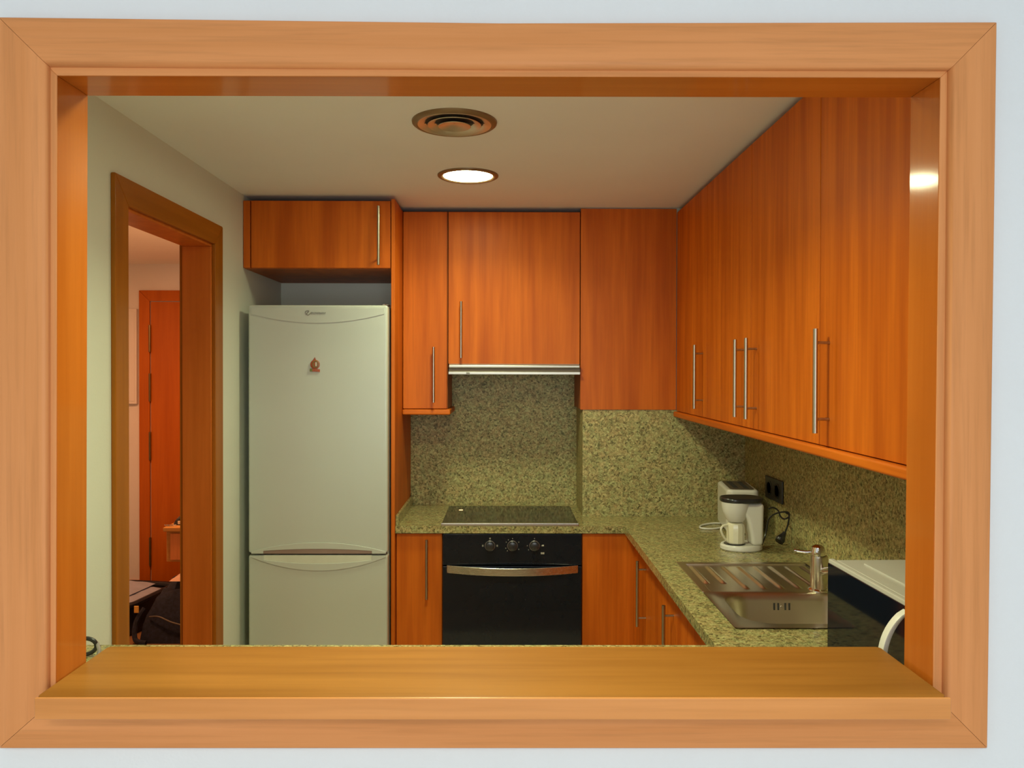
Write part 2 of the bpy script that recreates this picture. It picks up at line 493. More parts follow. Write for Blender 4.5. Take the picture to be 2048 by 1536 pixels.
# ---- doorway in the left wall and the hall door
t2 = setting('trim_2', (XL, 2.65, 0))
yo0, yo1, yi0, yi1, zo, zi = 2.222, 3.068, 2.302, 2.988, 2.130, 2.050
for pts, m in (([(yo0, 0), (yi0, 0), (yi0, zi), (yo0, zo)], 'door_frame'),
               ([(yo0, zo), (yi0, zi), (yi1, zi), (yo1, zo)], 'door_frame_h'),
               ([(yi1, 0), (yo1, 0), (yo1, zo), (yi1, zi)], 'door_frame')):
    obj('casing_board', prism(B(), pts, 'x', XL, XL+0.014), m, t2, 0.003, 2)
    pts2 = [(a, b) for a, b in pts]
    obj('casing_board', prism(B(), pts2, 'x', -1.229-0.014, -1.229), m, t2, 0.003, 2)
for a in ((2.287, 2.312, 0, 2.04), (2.978, 3.003, 0, 2.04)):
    obj('lining_board', bx(-1.229, XL, a[0], a[1], a[2], a[3]), 'door_lining', t2, 0.002, 2)
obj('lining_board', bx(-1.229, XL, 2.287, 3.003, 2.04, 2.064), 'door_lining', t2, 0.002, 2)

t3 = setting('trim_3', (-2.06, 5.53, 0))
dx0, dx1, dz = -2.508, -1.70, 2.055
for pts in ([(dx0-0.075, 0), (dx0, 0), (dx0, dz), (dx0-0.075, dz+0.075)],
            [(dx0-0.075, dz+0.075), (dx0, dz), (dx1, dz), (dx1+0.075, dz+0.075)],
            [(dx1, 0), (dx1+0.075, 0), (dx1+0.075, dz+0.075), (dx1, dz)]):
    obj('casing_board', prism(B(), pts, 'y', 5.522, 5.54), 'hall_door', t3, 0.003, 2)
d1 = setting('door_1', (-2.1, 5.52, 0))
obj('door_leaf', bx(dx0+0.006, dx1-0.004, 5.528, 5.5395, 0.006, dz-0.005), 'hall_door', d1, 0.002, 2)
for ya, yb in ((650, 704), (747, 803), (864, 920), (1075, 1131)):
    a, b = at(304.5, ya, 5.52), at(304.5, yb, 5.52)
    bm = B(); tube(bm, [(dx0+0.003, 5.519, b.z), (dx0+0.003, 5.519, a.z)], 0.008, 8)
    obj('hinge', bm, 'hinge', d1, label='slim aged brass hinge')
# baseboards of the hall
struct('baseboard_hall', bx(-2.95, dx0-0.078, 5.526, 5.54, 0.0, 0.08), 'hall_door')

# ------------------------------------------------------------------ ceiling fittings
def downlight(x, y, watts, label):
    t = thing('ceiling_light', label, 'light', (x, y, CEIL))
    bm = lathe(B(), [(0.094, 0.0), (0.117, 0.0), (0.116, -0.004), (0.108, -0.008), (0.099, -0.007), (0.094, -0.003)], (x, y, CEIL), 48, closed=True)
    obj('trim_ring', bm, 'vent_flange', t, label='brown metal rim')
    bm = lathe(B(), [(0, -0.004), (0.050, -0.004), (0.0995, -0.0030), (0.0995, -0.0006), (0, -0.0006)], (x, y, CEIL), 48)
    obj('diffuser', bm, 'lamp', t, label='glowing white disc')
    l = area('downlight_beam', (x, y, CEIL-0.0062), (0, 0, 0), 0.19, 0.19, watts, LAMP_C, 'DISK')
    l.data.spread = math.radians(140)
    l.parent = t; l.location = (0, 0, -0.0062)
    return t
p = at(936, 352, 3.0)
downlight(p.x, 3.0, LAMP_BACK, 'round recessed ceiling light, lit, nearer the back of the kitchen ceiling')
downlight(-0.15, 1.714, LAMP_FRONT, 'round recessed ceiling light, lit, close above the pass-through opening')
p = at(909, 246, 2.357)
vx, vy = p.x, 2.357
vent = thing('ceiling_vent', 'round satin-metal air vent of concentric rings in the kitchen ceiling', 'vent', (vx, vy, CEIL))
cc = (vx, vy, CEIL)
obj('flange', lathe(B(), [(0.110, 0.0), (0.128, 0.0), (0.127, -0.005), (0.122, -0.009), (0.114, -0.011), (0.110, -0.008)], cc, 56, closed=True), 'vent_flange', vent, label='flat brown outer flange')
obj('gap_shade', lathe(B(), [(0, -0.0008), (0.1105, -0.0008), (0.1105, -0.002), (0, -0.002)], cc, 40), 'gap_shade', vent, label='dark disc painted for the shaded gap behind the rings')
for r0, r1, z0, z1 in ((0.086, 0.1105, -0.001, -0.0105), (0.056, 0.080, -0.001, -0.0125)):
    obj('cone_ring', lathe(B(), [(r0, z0), (r0+0.008, z0-0.0055), (r1, z1), (r1+0.0012, z1+0.0015), (r0+0.010, z0-0.0025), (r0+0.002, z0+0.0015)], cc, 48, closed=True), 'vent_metal', vent)
obj('centre_dish', lathe(B(), [(0, -0.0045), (0.014, -0.0055), (0.030, -0.0095), (0.048, -0.0150), (0.0495, -0.0140), (0.031, -0.0075), (0.014, -0.0035), (0, -0.0025)], cc, 40), 'vent_metal', vent)
# the cones hang from two thin spokes
bm = B(); cyl(bm, (vx-0.108, vy, CEIL-0.0036), (vx+0.108, vy, CEIL-0.0036), 0.0012, 8)
obj('spoke', bm, 'gap_shade', vent)

# ------------------------------------------------------------------ cabinets
def cabinet(name, label, loc): return thing(name, label, 'cabinet', loc)

# over the fridge
FY = 3.34
c = cabinet('wall_cabinet', 'wide low orange wood cabinet above the fridge', (-0.80, 3.6, 2.0))
obj('body', bx(-1.117, -0.488, FY+0.019, YB, 2.004, 2.296), 'carcass', c, 0.001, 1)
obj('filler_strip', bx(-1.117, -1.088, FY, FY+0.0185, 2.006, 2.292), 'cherry_v', c, 0.0015)
d = obj('door', bx(-1.084, -0.490, FY, FY+0.0185, 2.006, 2.292), 'cherry_v', c, 0.002)
h0, h1 = at(757, 530, 3.31), at(757, 412, 3.31)
bar_handle(d, 'y', (h0.x, FY), h0.z, h1.z)
# tall end panel
tag(obj('end_panel', bx(-0.4865, -0.4705, FY-0.002, YB, 0.0, 2.300), 'cherry_v', None, 0.002), 'tall thin wooden end panel between the fridge and the narrow cabinets', 'panel')
# narrow wall cabinet
UY = 3.585
c = cabinet('wall_cabinet', 'narrow tall orange wall cabinet between end panel and hood cabinet', (-0.366, 3.75, 1.39))
obj('body', bx(-0.4695, -0.2640, UY+0.019, YB-0.0105, 1.392, 2.300), 'carcass', c, 0.001, 1)
d = obj('door', bx(-0.4675, -0.2665, UY, UY+0.0185, 1.394, 2.296), 'cherry_v', c, 0.002)
h0, h1 = at(867, 805, 3.555), at(867, 694, 3.555)
bar_handle(d, 'y', (h0.x, UY), h0.z, h1.z)
obj('light_rail', bx(-0.4695, -0.2500, UY-0.012, YB-0.0105, 1.366, 1.391), 'cherry_x', c, 0.006, 3)
# hood cabinet
c = cabinet('wall_cabinet', 'square orange wall cabinet directly above the steel cooker hood', (0.043, 3.75, 1.60))
obj('body', bx(-0.2630, 0.3440, UY+0.019, YB-0.0105, 1.602, 2.300), 'carcass', c, 0.001, 1)
d = obj('door', bx(-0.2600, 0.3430, UY, UY+0.0185, 1.599, 2.296), 'cherry_v', c, 0.002)
h0, h1 = at(922, 716, 3.555), at(922, 603, 3.555)
bar_handle(d, 'y', (h0.x, UY), h0.z, h1.z)
# hood
t = thing('range_hood', 'slim pull-out steel cooker hood under its cabinet above the hob', 'hood', (0.043, 3.75, 1.55))
obj('body', bx(-0.2560, 0.3420, 3.582, YB-0.0105, 1.560, 1.600), 'grip_mauve', t, 0.001, 1)
obj('visor', bx(-0.2585, 0.3440, 3.566, 3.582, 1.580, 1.5965), 'hood_steel', t, 0.005, 3, label='convex brushed steel strip')
obj('groove_strip', bx(-0.2575, 0.3430, 3.574, 3.590, 1.5645, 1.580), 'groove', t)
sl = obj('front_lip', bx(-0.2585, 0.3440, 3.564, 3.60, 1.551, 1.5645), 'hood_steel', t, 0.002, 2)
b0 = at(936, 748, 3.563)
obj('switch', bx(b0.x-0.008, b0.x+0.008, 3.561, 3.5645, 1.554, 1.561), 'grey_print', sl, 0.001, 1)
# corner panel
tag(obj('corner_panel', bx(0.3465, 0.7865, UY, UY+0.0045, 1.3905, 2.313), 'cherry_v', None, 0.0015), 'plain orange wood panel without a handle, clad over the back right corner pillar', 'panel')
tag(obj('side_panel', bx(0.3465, 0.3575, UY+0.0055, YB-0.0105, 1.393, 2.300), 'carcass', None, 0.0), 'thin dark return panel beside the hood, facing left', 'panel')

# right-hand wall cabinets
UX = 0.788
def right_cabinet(label, y0, y1, doors, handles):
    c = cabinet('wall_cabinet', label, (1.0, (y0+y1)/2, 1.39))
    obj('body', bx(UX+0.019, 1.1055, y0+0.0006, y1-0.0006, 1.388, 2.300), 'carcass', c, 0.001, 1)
    for (a, b), hy in zip(doors, handles):
        d = obj('door', bx(UX, UX+0.0185, a+0.001, b-0.001, 1.386, 2.296), 'cherry_v', c, 0.0015)
        if hy: bar_handle(d, 'x', (UX, hy), 1.419, 1.673)
    return c
right_cabinet('tall orange wall cabinet with one handle, tucked in the back corner over the toaster', 3.05, YC-0.011, [(3.05, 3.584)], [3.108])
right_cabinet('two-door tall orange wall cabinet with paired handles, middle of right wall', 1.955, 3.05, [(2.50, 3.05), (1.955, 2.50)], [2.559, 2.442])
right_cabinet('tall orange wall cabinet above microwave, nearest the opening', 1.388, 1.955, [(1.388, 1.953)], [1.894])
bm = bx(UX-0.014, 1.1055, 1.388, YC-0.011, 1.358, 1.3835)
tag(obj('light_rail', bm, 'cherry_h', None, 0.007, 3), 'long rounded orange wood rail running under the right-hand wall cabinets', 'rail')

# base cabinets
BY = 3.37
c = cabinet('base_cabinet', 'narrow orange base cabinet between the end panel and the oven', (-0.367, 3.6, 0))
obj('body', bx(-0.4690, -0.2690, BY+0.019, YB-0.002, 0.10, 0.868), 'carcass', c, 0.001, 1)
d = obj('door', bx(-0.4675, -0.2705, BY, BY+0.0185, 0.115, 0.864), 'cherry_v', c, 0.002)
h0, h1 = at(853, 1199, BY-0.034), at(853, 1080, BY-0.034)
bar_handle(d, 'y', (h0.x, BY), h0.z, h1.z)
obj('plinth', bx(-0.4690, -0.2690, BY+0.06, BY+0.075, 0.0, 0.10), 'carcass', c)
BX = 0.560
c = cabinet('base_cabinet', 'handleless orange corner base cabinet right of the oven', (0.45, 3.6, 0))
obj('body', bx(0.3345, 1.110, BY+0.019, YC-0.002, 0.10, 0.868), 'carcass', c, 0.001, 1)
obj('front_panel', bx(0.3360, BX+0.0186, BY, BY+0.0185, 0.115, 0.864), 'cherry_v', c, 0.0015)
obj('plinth', bx(0.3345, BX, BY+0.06, BY+0.075, 0.0, 0.10), 'carcass', c)
def right_base(label, y0, y1, hy, z0, z1):
    c = cabinet('base_cabinet', label, (0.85, (y0+y1)/2, 0))
    obj('body', bx(BX+0.019, 1.110, y0+0.0006, y1-0.0006, 0.10, 0.70), 'carcass', c, 0.001, 1)
    obj('top_rail', bx(BX+0.019, BX+0.036, y0+0.0006, y1-0.0006, 0.70, 0.868), 'carcass', c)
    d = obj('door', bx(BX, BX+0.0185, y0+0.0015, y1-0.0015, 0.115, 0.864), 'cherry_v', c, 0.002)
    if hy: bar_handle(d, 'x', (BX, hy), z0, z1)
    obj('plinth', bx(BX+0.06, BX+0.075, y0+0.0006, y1-0.0006, 0.0, 0.10), 'carcass', c)
right_base('orange base cabinet under the coffee maker, its handle nearest the corner', 2.975, BY, 3.085, 0.556, 0.816)
right_base('orange base cabinet under the sink drainer, its handle half hidden by the ledge', 2.38, 2.975, 2.573, 0.534, 0.794)
right_base('orange base cabinet under the sink bowl, mostly hidden by the ledge', 1.90, 2.38, None, 0, 0)
struct('wall_bar', bx(-1.118, BX-0.002, 1.3755, 1.600, 0.0, 0.8695), 'wall_k')
right_base('orange base cabinet under the microwave, hidden behind the ledge', 1.378, 1.90, None, 0, 0)

# ------------------------------------------------------------------ worktop, hob, oven
bm = B()
box(bm, -1.1175, 0.515, 1.377, 1.900, 0.870, 0.900)
box(bm, 0.515, 1.1055, 1.377, 2.030, 0.870, 0.900)
box(bm, 0.515, 0.612, 2.030, 2.700, 0.870, 0.900); box(bm, 1.055, 1.1055, 2.030, 2.700, 0.870, 0.900)
box(bm, 0.515, 1.1055, 2.700, 3.350, 0.870, 0.900)
box(bm, -0.4695, 1.1055, 3.350, YC-0.0105, 0.870, 0.900); box(bm, -0.4695, 0.3575, YC-0.0105, YB-0.0105, 0.870, 0.900)
ct = obj('worktop', bm, 'granite'); tag(ct, 'speckled green-beige granite worktop running round the kitchen under hob and sink', 'worktop')
obj('upstand', bx(-0.4695, -0.4575, 3.360, YB-0.0105, 0.900, 0.945), 'granite', ct, 0.001, 1)

hx0, hx1 = -0.2735, 0.3195
t = thing('hob', 'black glass hob with a steel front edge set in the granite above the oven', 'hob', (0.02, 3.58, 0.90))
obj('glass', bx(hx0+0.001, hx1-0.001, 3.372, 3.815, 0.9002, 0.9075), 'hob_glass', t, 0.0015, 2)
obj('front_trim', bx(hx0, hx1, 3.3505, 3.3715, 0.9002, 0.9130), 'steel_x', t, 0.002, 2, label='brushed steel strip along the front')
for cx, cy, r in ((-0.125, 3.50, 0.09), (-0.125, 3.70, 0.075), (0.165, 3.50, 0.075), (0.165, 3.70, 0.09)):
    obj('cooking_zone', lathe(B(), [(r-0.003, 0.9076), (r, 0.9076), (r, 0.9078), (r-0.003, 0.9078)], (cx, cy, 0), 40, closed=True), 'hob_ring', t)
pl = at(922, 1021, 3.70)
obj('glowing_spot', lathe(B(), [(0, 0.9076), (0.010, 0.9076), (0.010, 0.9080), (0, 0.9082)], (pl.x, 3.70, 0), 16), 'orange_spot', t, label='small glowing orange spot')

OX0, OX1, OY = -0.2665, 0.3315, 3.352
t = thing('oven', 'black built-in glass oven with three knobs and bowed steel handle', 'oven', (0.03, 3.6, 0.0))
obj('body', bx(OX0+0.004, OX1-0.004, OY+0.024, YB-0.03, 0.12, 0.866), 'black_plastic', t)
pz = at(1000, 1131, OY).z
cp = obj('control_panel', bx(OX0, OX1, OY, OY+0.023, pz+0.002, 0.866), 'black_glass', t, 0.002)
dr = obj('door', bx(OX0, OX1, OY-0.004, OY+0.022, 0.275, pz-0.003), 'black_glass', t, 0.003)
obj('lower_panel', bx(OX0, OX1, OY, OY+0.022, 0.12, 0.270), 'black_glass', t, 0.002)
# bowed strap handle
ha, hb = at(893, 1140, OY-0.03), at(1157, 1140, OY-0.03)
n = 24
bm = B(); rows = []
for k in range(n+1):
    s = k/n; x = ha.x + (hb.x-ha.x)*s
    bow = 1-(2*s-1)**2
    y = OY-0.008-0.042*bow; zc = ha.z-0.002-0.004*bow
    rows.append([bm.verts.new(q) for q in ((x, y, zc-0.0165), (x, y, zc+0.0165), (x, y+0.005, zc+0.0165), (x, y+0.005, zc-0.0165))])
for a, b in zip(rows, rows[1:]):
    for i in range(4): bm.faces.new([a[i], a[(i+1) % 4], b[(i+1) % 4], b[i]])
bm.faces.new(rows[0]); bm.faces.new(rows[-1][::-1])
obj('handle', bm, 'steel_x', dr, 0.001, 1, label='bowed flat steel handle')
for px, angs, big in ((980, (90, 0, 180), 2), (1025, (90, 125, 150, 200, 225, 330, 30), 1), (1069, (90, 180, 215, 0), 1)):
    kp = at(px, 1091.5, OY)
    bm = B(); tube(bm, [(kp.x, OY+0.0005, kp.z), (kp.x, OY-0.006, kp.z), (kp.x, OY-0.020, kp.z), (kp.x, OY-0.021, kp.z)], [0.0215, 0.0200, 0.0185, 0.0165], 28)
    kn = obj('knob', bm, 'black_plastic', cp)
    bm = B(); tube(bm, [(kp.x+0.0212*math.cos(a), OY-0.0030, kp.z+0.0212*math.sin(a)) for a in [2*PI*q/32 for q in range(33)]], 0.0011, 5)
    obj('bezel', bm, 'grey_metal', kn, label='thin shiny ring')
    for a in angs:
        bm = B()
        r = 0.031; mx, mz = kp.x+r*math.cos(math.radians(a)), kp.z+r*math.sin(math.radians(a))
        e = 0.0032 if big == 2 else 0.0018
        box(bm, mx-e, mx+e, OY-0.0005, OY+0.0005, mz-e*1.2, mz+e*1.2)
        obj('dial_mark', bm, 'grey_print', cp)
kp = at(1085, 1106.5, OY); bm = B()
for dx, wd in ((-0.007, 0.003), (-0.003, 0.0022), (0.001, 0.003), (0.005, 0.0025)):
    box(bm, kp.x+dx, kp.x+dx+wd, OY-0.0006, OY+0.0005, kp.z-0.004, kp.z+0.004)
    obj('letter', bm, 'mark', cp); bm = B()
bm.free()
kp = at(1086, 1091, OY)
obj('dial_mark', bx(kp.x-0.004, kp.x+0.004, OY-0.0006, OY+0.0005, kp.z-0.003, kp.z+0.003), 'mark', cp)

# ------------------------------------------------------------------ fridge
RY = 3.28
rx0, rx1 = -1.0775, -0.4925
t = thing('fridge', 'tall cream-white fridge-freezer with lens-shaped handle between its doors', 'fridge', (-0.785, 3.55, 0.0))
obj('body', bx(rx0+0.006, rx1-0.004, RY+0.062, 3.86, 0.03, 1.842), 'fridge_side', t, 0.006, 2)
obj('plinth', bx(rx0+0.02, rx1-0.02, RY+0.08, RY+0.10, 0.0, 0.10), 'rubber', t)
sz = at(635, 1108.5, RY).z
zt = at(635, 610, RY).z
du = obj('door', bx(rx0, rx1, RY, RY+0.058, sz+0.004, zt), 'white_enamel', t, 0.010, 3, label='tall upper door')
dl = obj('door', bx(rx0, rx1, RY, RY+0.058, 0.10, sz-0.004), 'white_enamel', t, 0.010, 3, label='lower freezer door')
obj('gasket', bx(rx0+0.012, rx1-0.012, RY+0.020, RY+0.0618, sz-0.0035, sz+0.0035), 'rubber', t)
obj('gasket', bx(rx0+0.012, rx1-0.012, RY+0.0585, RY+0.0618, 0.11, zt-0.01), 'rubber', t)
def arc(xa, xb, y_end, y_mid, n=28):
    out = []
    for k in range(n+1):
        s = k/n; px = xa+(xb-xa)*s
        out.append(xz(at(px, y_end+(y_mid-y_end)*(1-(2*s-1)**2), RY)))
    return out
# raised brow and scoop around the grip
up = arc(503, 772, 1103, 1085) ; inn = arc(527, 744, 1101.5, 1097.5)
poly = up + [xz(at(772, 1107, RY)), xz(at(744, 1107, RY))] + inn[::-1] + [xz(at(527, 1107, RY)), xz(at(503, 1107, RY))]
obj('grip_brow', prism(B(), poly, 'y', RY-0.005, RY+0.003), 'white_enamel', du, 0.001, 2)
obj('grip_recess', prism(B(), inn + [xz(at(744, 1107.2, RY)), xz(at(527, 1107.2, RY))], 'y', RY-0.0015, RY+0.002), 'grip_mauve', du, label='mauve-brown finger grip, dark colour standing for the shaded recess')  # flush dark prism, the recess shade is put in its colour
lo = arc(503, 772, 1114, 1141); inn = arc(528, 744, 1119.5, 1127)
poly = lo + [xz(at(772, 1111, RY)), xz(at(744, 1111, RY))] + inn[::-1] + [xz(at(528, 1111, RY)), xz(at(503, 1111, RY))]
obj('grip_brow', prism(B(), poly, 'y', RY-0.005, RY+0.003), 'white_enamel', dl, 0.001, 2)
obj('grip_recess', prism(B(), inn + [xz(at(744, 1110.5, RY)), xz(at(528, 1110.5, RY))], 'y', RY-0.0015, RY+0.002), 'grip_light', dl, label='pale green-grey finger grip')
# crowned top band of the upper door
poly = arc(503, 769, 628, 646) + [xz(at(769, 616, RY)), xz(at(503, 616, RY))]
obj('top_band', prism(B(), poly, 'y', RY-0.0025, RY+0.002), 'white_enamel', du, 0.0006, 1)
hp = at(766, 612, RY)
bm = B(); cyl(bm, (hp.x, RY+0.03, zt-0.001), (hp.x, RY+0.03, zt+0.006), 0.008, 14); box(bm, hp.x-0.006, hp.x+0.02, RY+0.02, RY+0.09, zt+0.001, zt+0.004)
obj('hinge_cap', bm, 'chrome', t)
# worn script badge, unreadable in the photograph
bm = B()
lp = [(612, 629), (618, 622), (611, 623), (616, 630), (622, 626)]
tube(bm, [at(px, py, RY-0.0032) for px, py in smooth_path([(a, b, 0) for a, b in lp], 4) and [(v.x, v.y) for v in smooth_path([(a, b, 0) for a, b in lp], 4)]], 0.0019, 6)
wv = [(622+k*1.45, 626+(2.6 if k % 2 else -2.2)*(1-0.012*k)) for k in range(21)]
tube(bm, [at(px, py, RY-0.0032) for px, py in wv], 0.0014, 6)
obj('badge', bm, 'grey_print', du, label='small worn script badge')
# magnet
mc = at(630.5, 729, RY)
t = thing('fridge_magnet', 'small round rust-coloured souvenir magnet with banner on the fridge door', 'magnet', (mc.x, RY, mc.z))
bm = B(); tube(bm, [(mc.x, RY-0.0005, mc.z), (mc.x, RY-0.005, mc.z), (mc.x, RY-0.0065, mc.z)], [0.0195, 0.0195, 0.015], 28)
obj('disc', bm, 'magnet_red', t)
bm = B(); tube(bm, [(mc.x+0.003+0.011*math.cos(a), RY-0.0068, mc.z+0.001+0.013*math.sin(a)) for a in [2*PI*q/24 for q in range(25)]], 0.0018, 6)
obj('emblem_ring', bm, 'magnet_green', t)
obj('emblem', prism(B(), rrect(mc.x+0.002, mc.x+0.008, mc.z-0.008, mc.z+0.010, 0.0025, 3), 'y', RY-0.0082, RY-0.006), 'mark', t, label='pale slot in the middle')
tp = [(mc.x-0.010, mc.z+0.016), (mc.x-0.001, mc.z+0.031), (mc.x+0.004, mc.z+0.018)]
obj('tip', prism(B(), tp, 'y', RY-0.005, RY-0.0005), 'magnet_red', t)
obj('banner', prism(B(), [(mc.x-0.021, mc.z-0.018), (mc.x+0.020, mc.z-0.020), (mc.x+0.020, mc.z-0.031), (mc.x-0.021, mc.z-0.029)], 'y', RY-0.0055, RY-0.0005), 'magnet_red', t)
obj('banner_end', bx(mc.x-0.0215, mc.x-0.011, RY-0.0062, RY-0.0008, mc.z-0.0295, mc.z-0.0175), 'magnet_green', t)

# ------------------------------------------------------------------ sink and tap
sx0, sx1, sy0, sy1 = 0.598, 1.068, 2.016, 2.716
t = thing('sink', 'stainless steel inset sink with ribbed drainer behind its bowl', 'sink', (0.83, 2.36, 0.90))
# deck with bowl opening, bowl as lofted rounded rectangles
bm = B()
def ring(bm, pts, z): return [bm.verts.new((x, y, z)) for x, y in pts]
NB = 6
bo = rrect(0.638, 1.030, 2.050, 2.330, 0.085, NB)
outer = rrect(sx0, sx1, sy0, 2.352, 0.012, NB)
ZD = 0.9035
R0 = ring(bm, outer, ZD); R1 = ring(bm, bo, ZD)
R2 = ring(bm, rrect(0.644, 1.024, 2.056, 2.324, 0.080, NB), ZD-0.006)
R3 = ring(bm, rrect(0.650, 1.018, 2.062, 2.318, 0.076, NB), ZD-0.02)
R4 = ring(bm, rrect(0.664, 1.004, 2.076, 2.304, 0.066, NB), 0.765)
R5 = ring(bm, rrect(0.684, 0.984, 2.096, 2.284, 0.055, NB), 0.748)
n = len(R0)
for a, b in ((R0, R1), (R1, R2), (R2, R3), (R3, R4), (R4, R5)):
    for k in range(n): bm.faces.new([a[k], a[(k+1) % n], b[(k+1) % n], b[k]])
bm.faces.new(R5[::-1])
obj('bowl', bm, 'steel_y', t, smooth=50)
# drainer tray with ribs running front to back
bm = B()
prof = []
xs = [sx0+0.026+i*(sx1-sx0-0.052)/120 for i in range(121)]
ribs = [(0.640+0.054*k) for k in range(8)]
def rib_h(x, y):
    h = 0.0
    for q, r in enumerate(ribs):
        d = abs(x-r)
        y0 = 2.455 if q in (0, 1) or q > 6 else 2.395
        if d < 0.0085 and y0 < y < 2.672:
            e = min(1, (y-y0)/0.02, (2.672-y)/0.02)
            h = max(h, 0.006*math.cos(d/0.0085*PI/2)*math.sqrt(max(e, 0)))
    return h
ys = [2.352, 2.372, 2.382] + [2.387+i*(2.676-2.387)/56 for i in range(57)] + [2.684, 2.690]
grid = [[bm.verts.new((x, y, 0.8985-(0.0 if not 2.375 < y < 2.688 else 0.0035*0)+rib_h(x, y))) for x in xs] for y in ys]
for a, b in zip(grid, grid[1:]):
    for k in range(len(xs)-1): bm.faces.new([a[k], a[k+1], b[k+1], b[k]])
obj('drainer', bm, 'steel_y', t, smooth=60)
# raised rim round the drainer
bm = B()
box(bm, sx0, sx0+0.026, 2.352, sy1, 0.8965, ZD); box(bm, sx1-0.026, sx1, 2.352, sy1, 0.8965, ZD)
box(bm, sx0+0.026, sx1-0.026, 2.690, sy1, 0.8965, ZD)
obj('rim', bm, 'steel_y', t, 0.002, 2)
for sx_ in (0.803, 0.815, 0.836, 0.848):
    obj('overflow_slot', bx(sx_-0.0026, sx_+0.0026, 2.3150, 2.3168, 0.857, 0.879), 'rubber', t)
bm = B(); tube(bm, [(0.8255, 2.3168, 0.869), (0.8255, 2.3135, 0.869)], 0.0035, 12); obj('screw', bm, 'chrome', t)
bm = lathe(B(), [(0, 0.7485), (0.036, 0.7485), (0.040, 0.7505), (0.030, 0.751), (0, 0.7495)], (0.834, 2.19, 0), 28); obj('drain', bm, 'chrome', t)

fx, fy = 0.956, 2.366
t = thing('kitchen_tap', 'chrome single-lever mixer tap standing behind the sink bowl', 'tap', (fx, fy, 0.8985))
obj('base', lathe(B(), [(0, 0), (0.031, 0), (0.031, 0.004), (0.026, 0.008), (0, 0.008)], (fx, fy, 0.9036), 28), 'chrome', t)
obj('body', lathe(B(), [(0, 0.006), (0.025, 0.006), (0.0255, 0.100), (0.024, 0.106), (0, 0.107)], (fx, fy, 0.9036), 28), 'tap_body', t)
obj('cap', lathe(B(), [(0, 0.106), (0.0215, 0.1072), (0.022, 0.118), (0.018, 0.132), (0.009, 0.138), (0, 0.139)], (fx-0.003, fy, 0.9036), 28), 'chrome', t)
bm = B(); tube(bm, smooth_path([(fx-0.012, fy, 1.022), (fx-0.036, fy+0.012, 1.017), (fx-0.064, fy+0.03, 1.018)], 5), [0.0042]*10+[0.0058], 10)
obj('lever', bm, 'chrome', t)
bm = B(); tube(bm, smooth_path([(fx+0.004, fy-0.018, 0.965), (fx+0.008, fy-0.08, 0.985), (fx+0.012, fy-0.145, 0.988), (fx+0.013, fy-0.165, 0.970)], 5), 0.0115, 12)
obj('spout', bm, 'chrome', t)

# ------------------------------------------------------------------ coffee maker
kx, ky = 0.890, 2.93
t = thing('coffee_maker', 'small white drip coffee maker with black lid and its jug, in front of the toaster', 'coffee maker', (kx, ky, 0.90))
bm = lathe(B(), [(0, 0), (0.074, 0), (0.078, 0.004), (0.078, 0.016), (0.074, 0.021), (0, 0.021)], (kx, ky, 0.9002), 40, 1.0, 0.80)
obj('base', bm, 'white_plastic', t)
obj('hot_plate', lathe(B(), [(0, 0.0211), (0.040, 0.0211), (0.040, 0.0228), (0, 0.0235)], (kx-0.026, ky-0.004, 0.9002), 28), 'black_plastic', t, label='dark round warming plate')
def kz(y): return 1.57-(y-741)*2.93/F
pts = [(kx+0.028, 0.920), (kx+0.071, 0.920), (kx+0.074, kz(1003)), (kx-0.030, kz(1003)), (kx-0.020, kz(1016)), (kx-0.006, kz(1024)), (kx+0.008, kz(1032)), (kx+0.016, kz(1045)), (kx+0.026, kz(1072))]
obj('column', prism(B(), pts, 'y', ky-0.045, ky+0.045), 'white_plastic', t, 0.014, 4)
bm = lathe(B(), [(0, kz(1041)), (0.028, kz(1041)), (0.036, kz(1036)), (0.047, kz(1022)), (0.052, kz(1010)), (0.053, kz(1002)), (0, kz(1002))], (kx-0.024, ky-0.008, 0), 36)
obj('filter_basket', bm, 'white_plastic', t)
pts = rrect(kx-0.080, kx+0.077, ky-0.062, ky+0.056, 0.054, 8)
obj('lid', prism(B(), pts, 'z', kz(1003)+0.0005, kz(993)), 'black_plastic', t, 0.006, 3)
jx, jy = kx-0.023, ky-0.006
j = obj('jug', lathe(B(), [(0, 0.0238), (0.031, 0.0238), (0.034, 0.028), (0.034, 0.086), (0.031, 0.097), (0.026, 0.101), (0.0, 0.101)], (jx, jy, 0.9002), 12), 'cream_plastic', t, smooth=20, label='cream faceted jug')
bm = B(); tube(bm, smooth_path([(jx-0.030, jy-0.006, 0.993), (jx-0.050, jy-0.010, 0.990), (jx-0.058, jy-0.012, 0.975), (jx-0.048, jy-0.010, 0.950), (jx-0.031, jy-0.006, 0.930)], 5), 0.0042, 8)
obj('jug_handle', bm, 'cream_plastic', j)
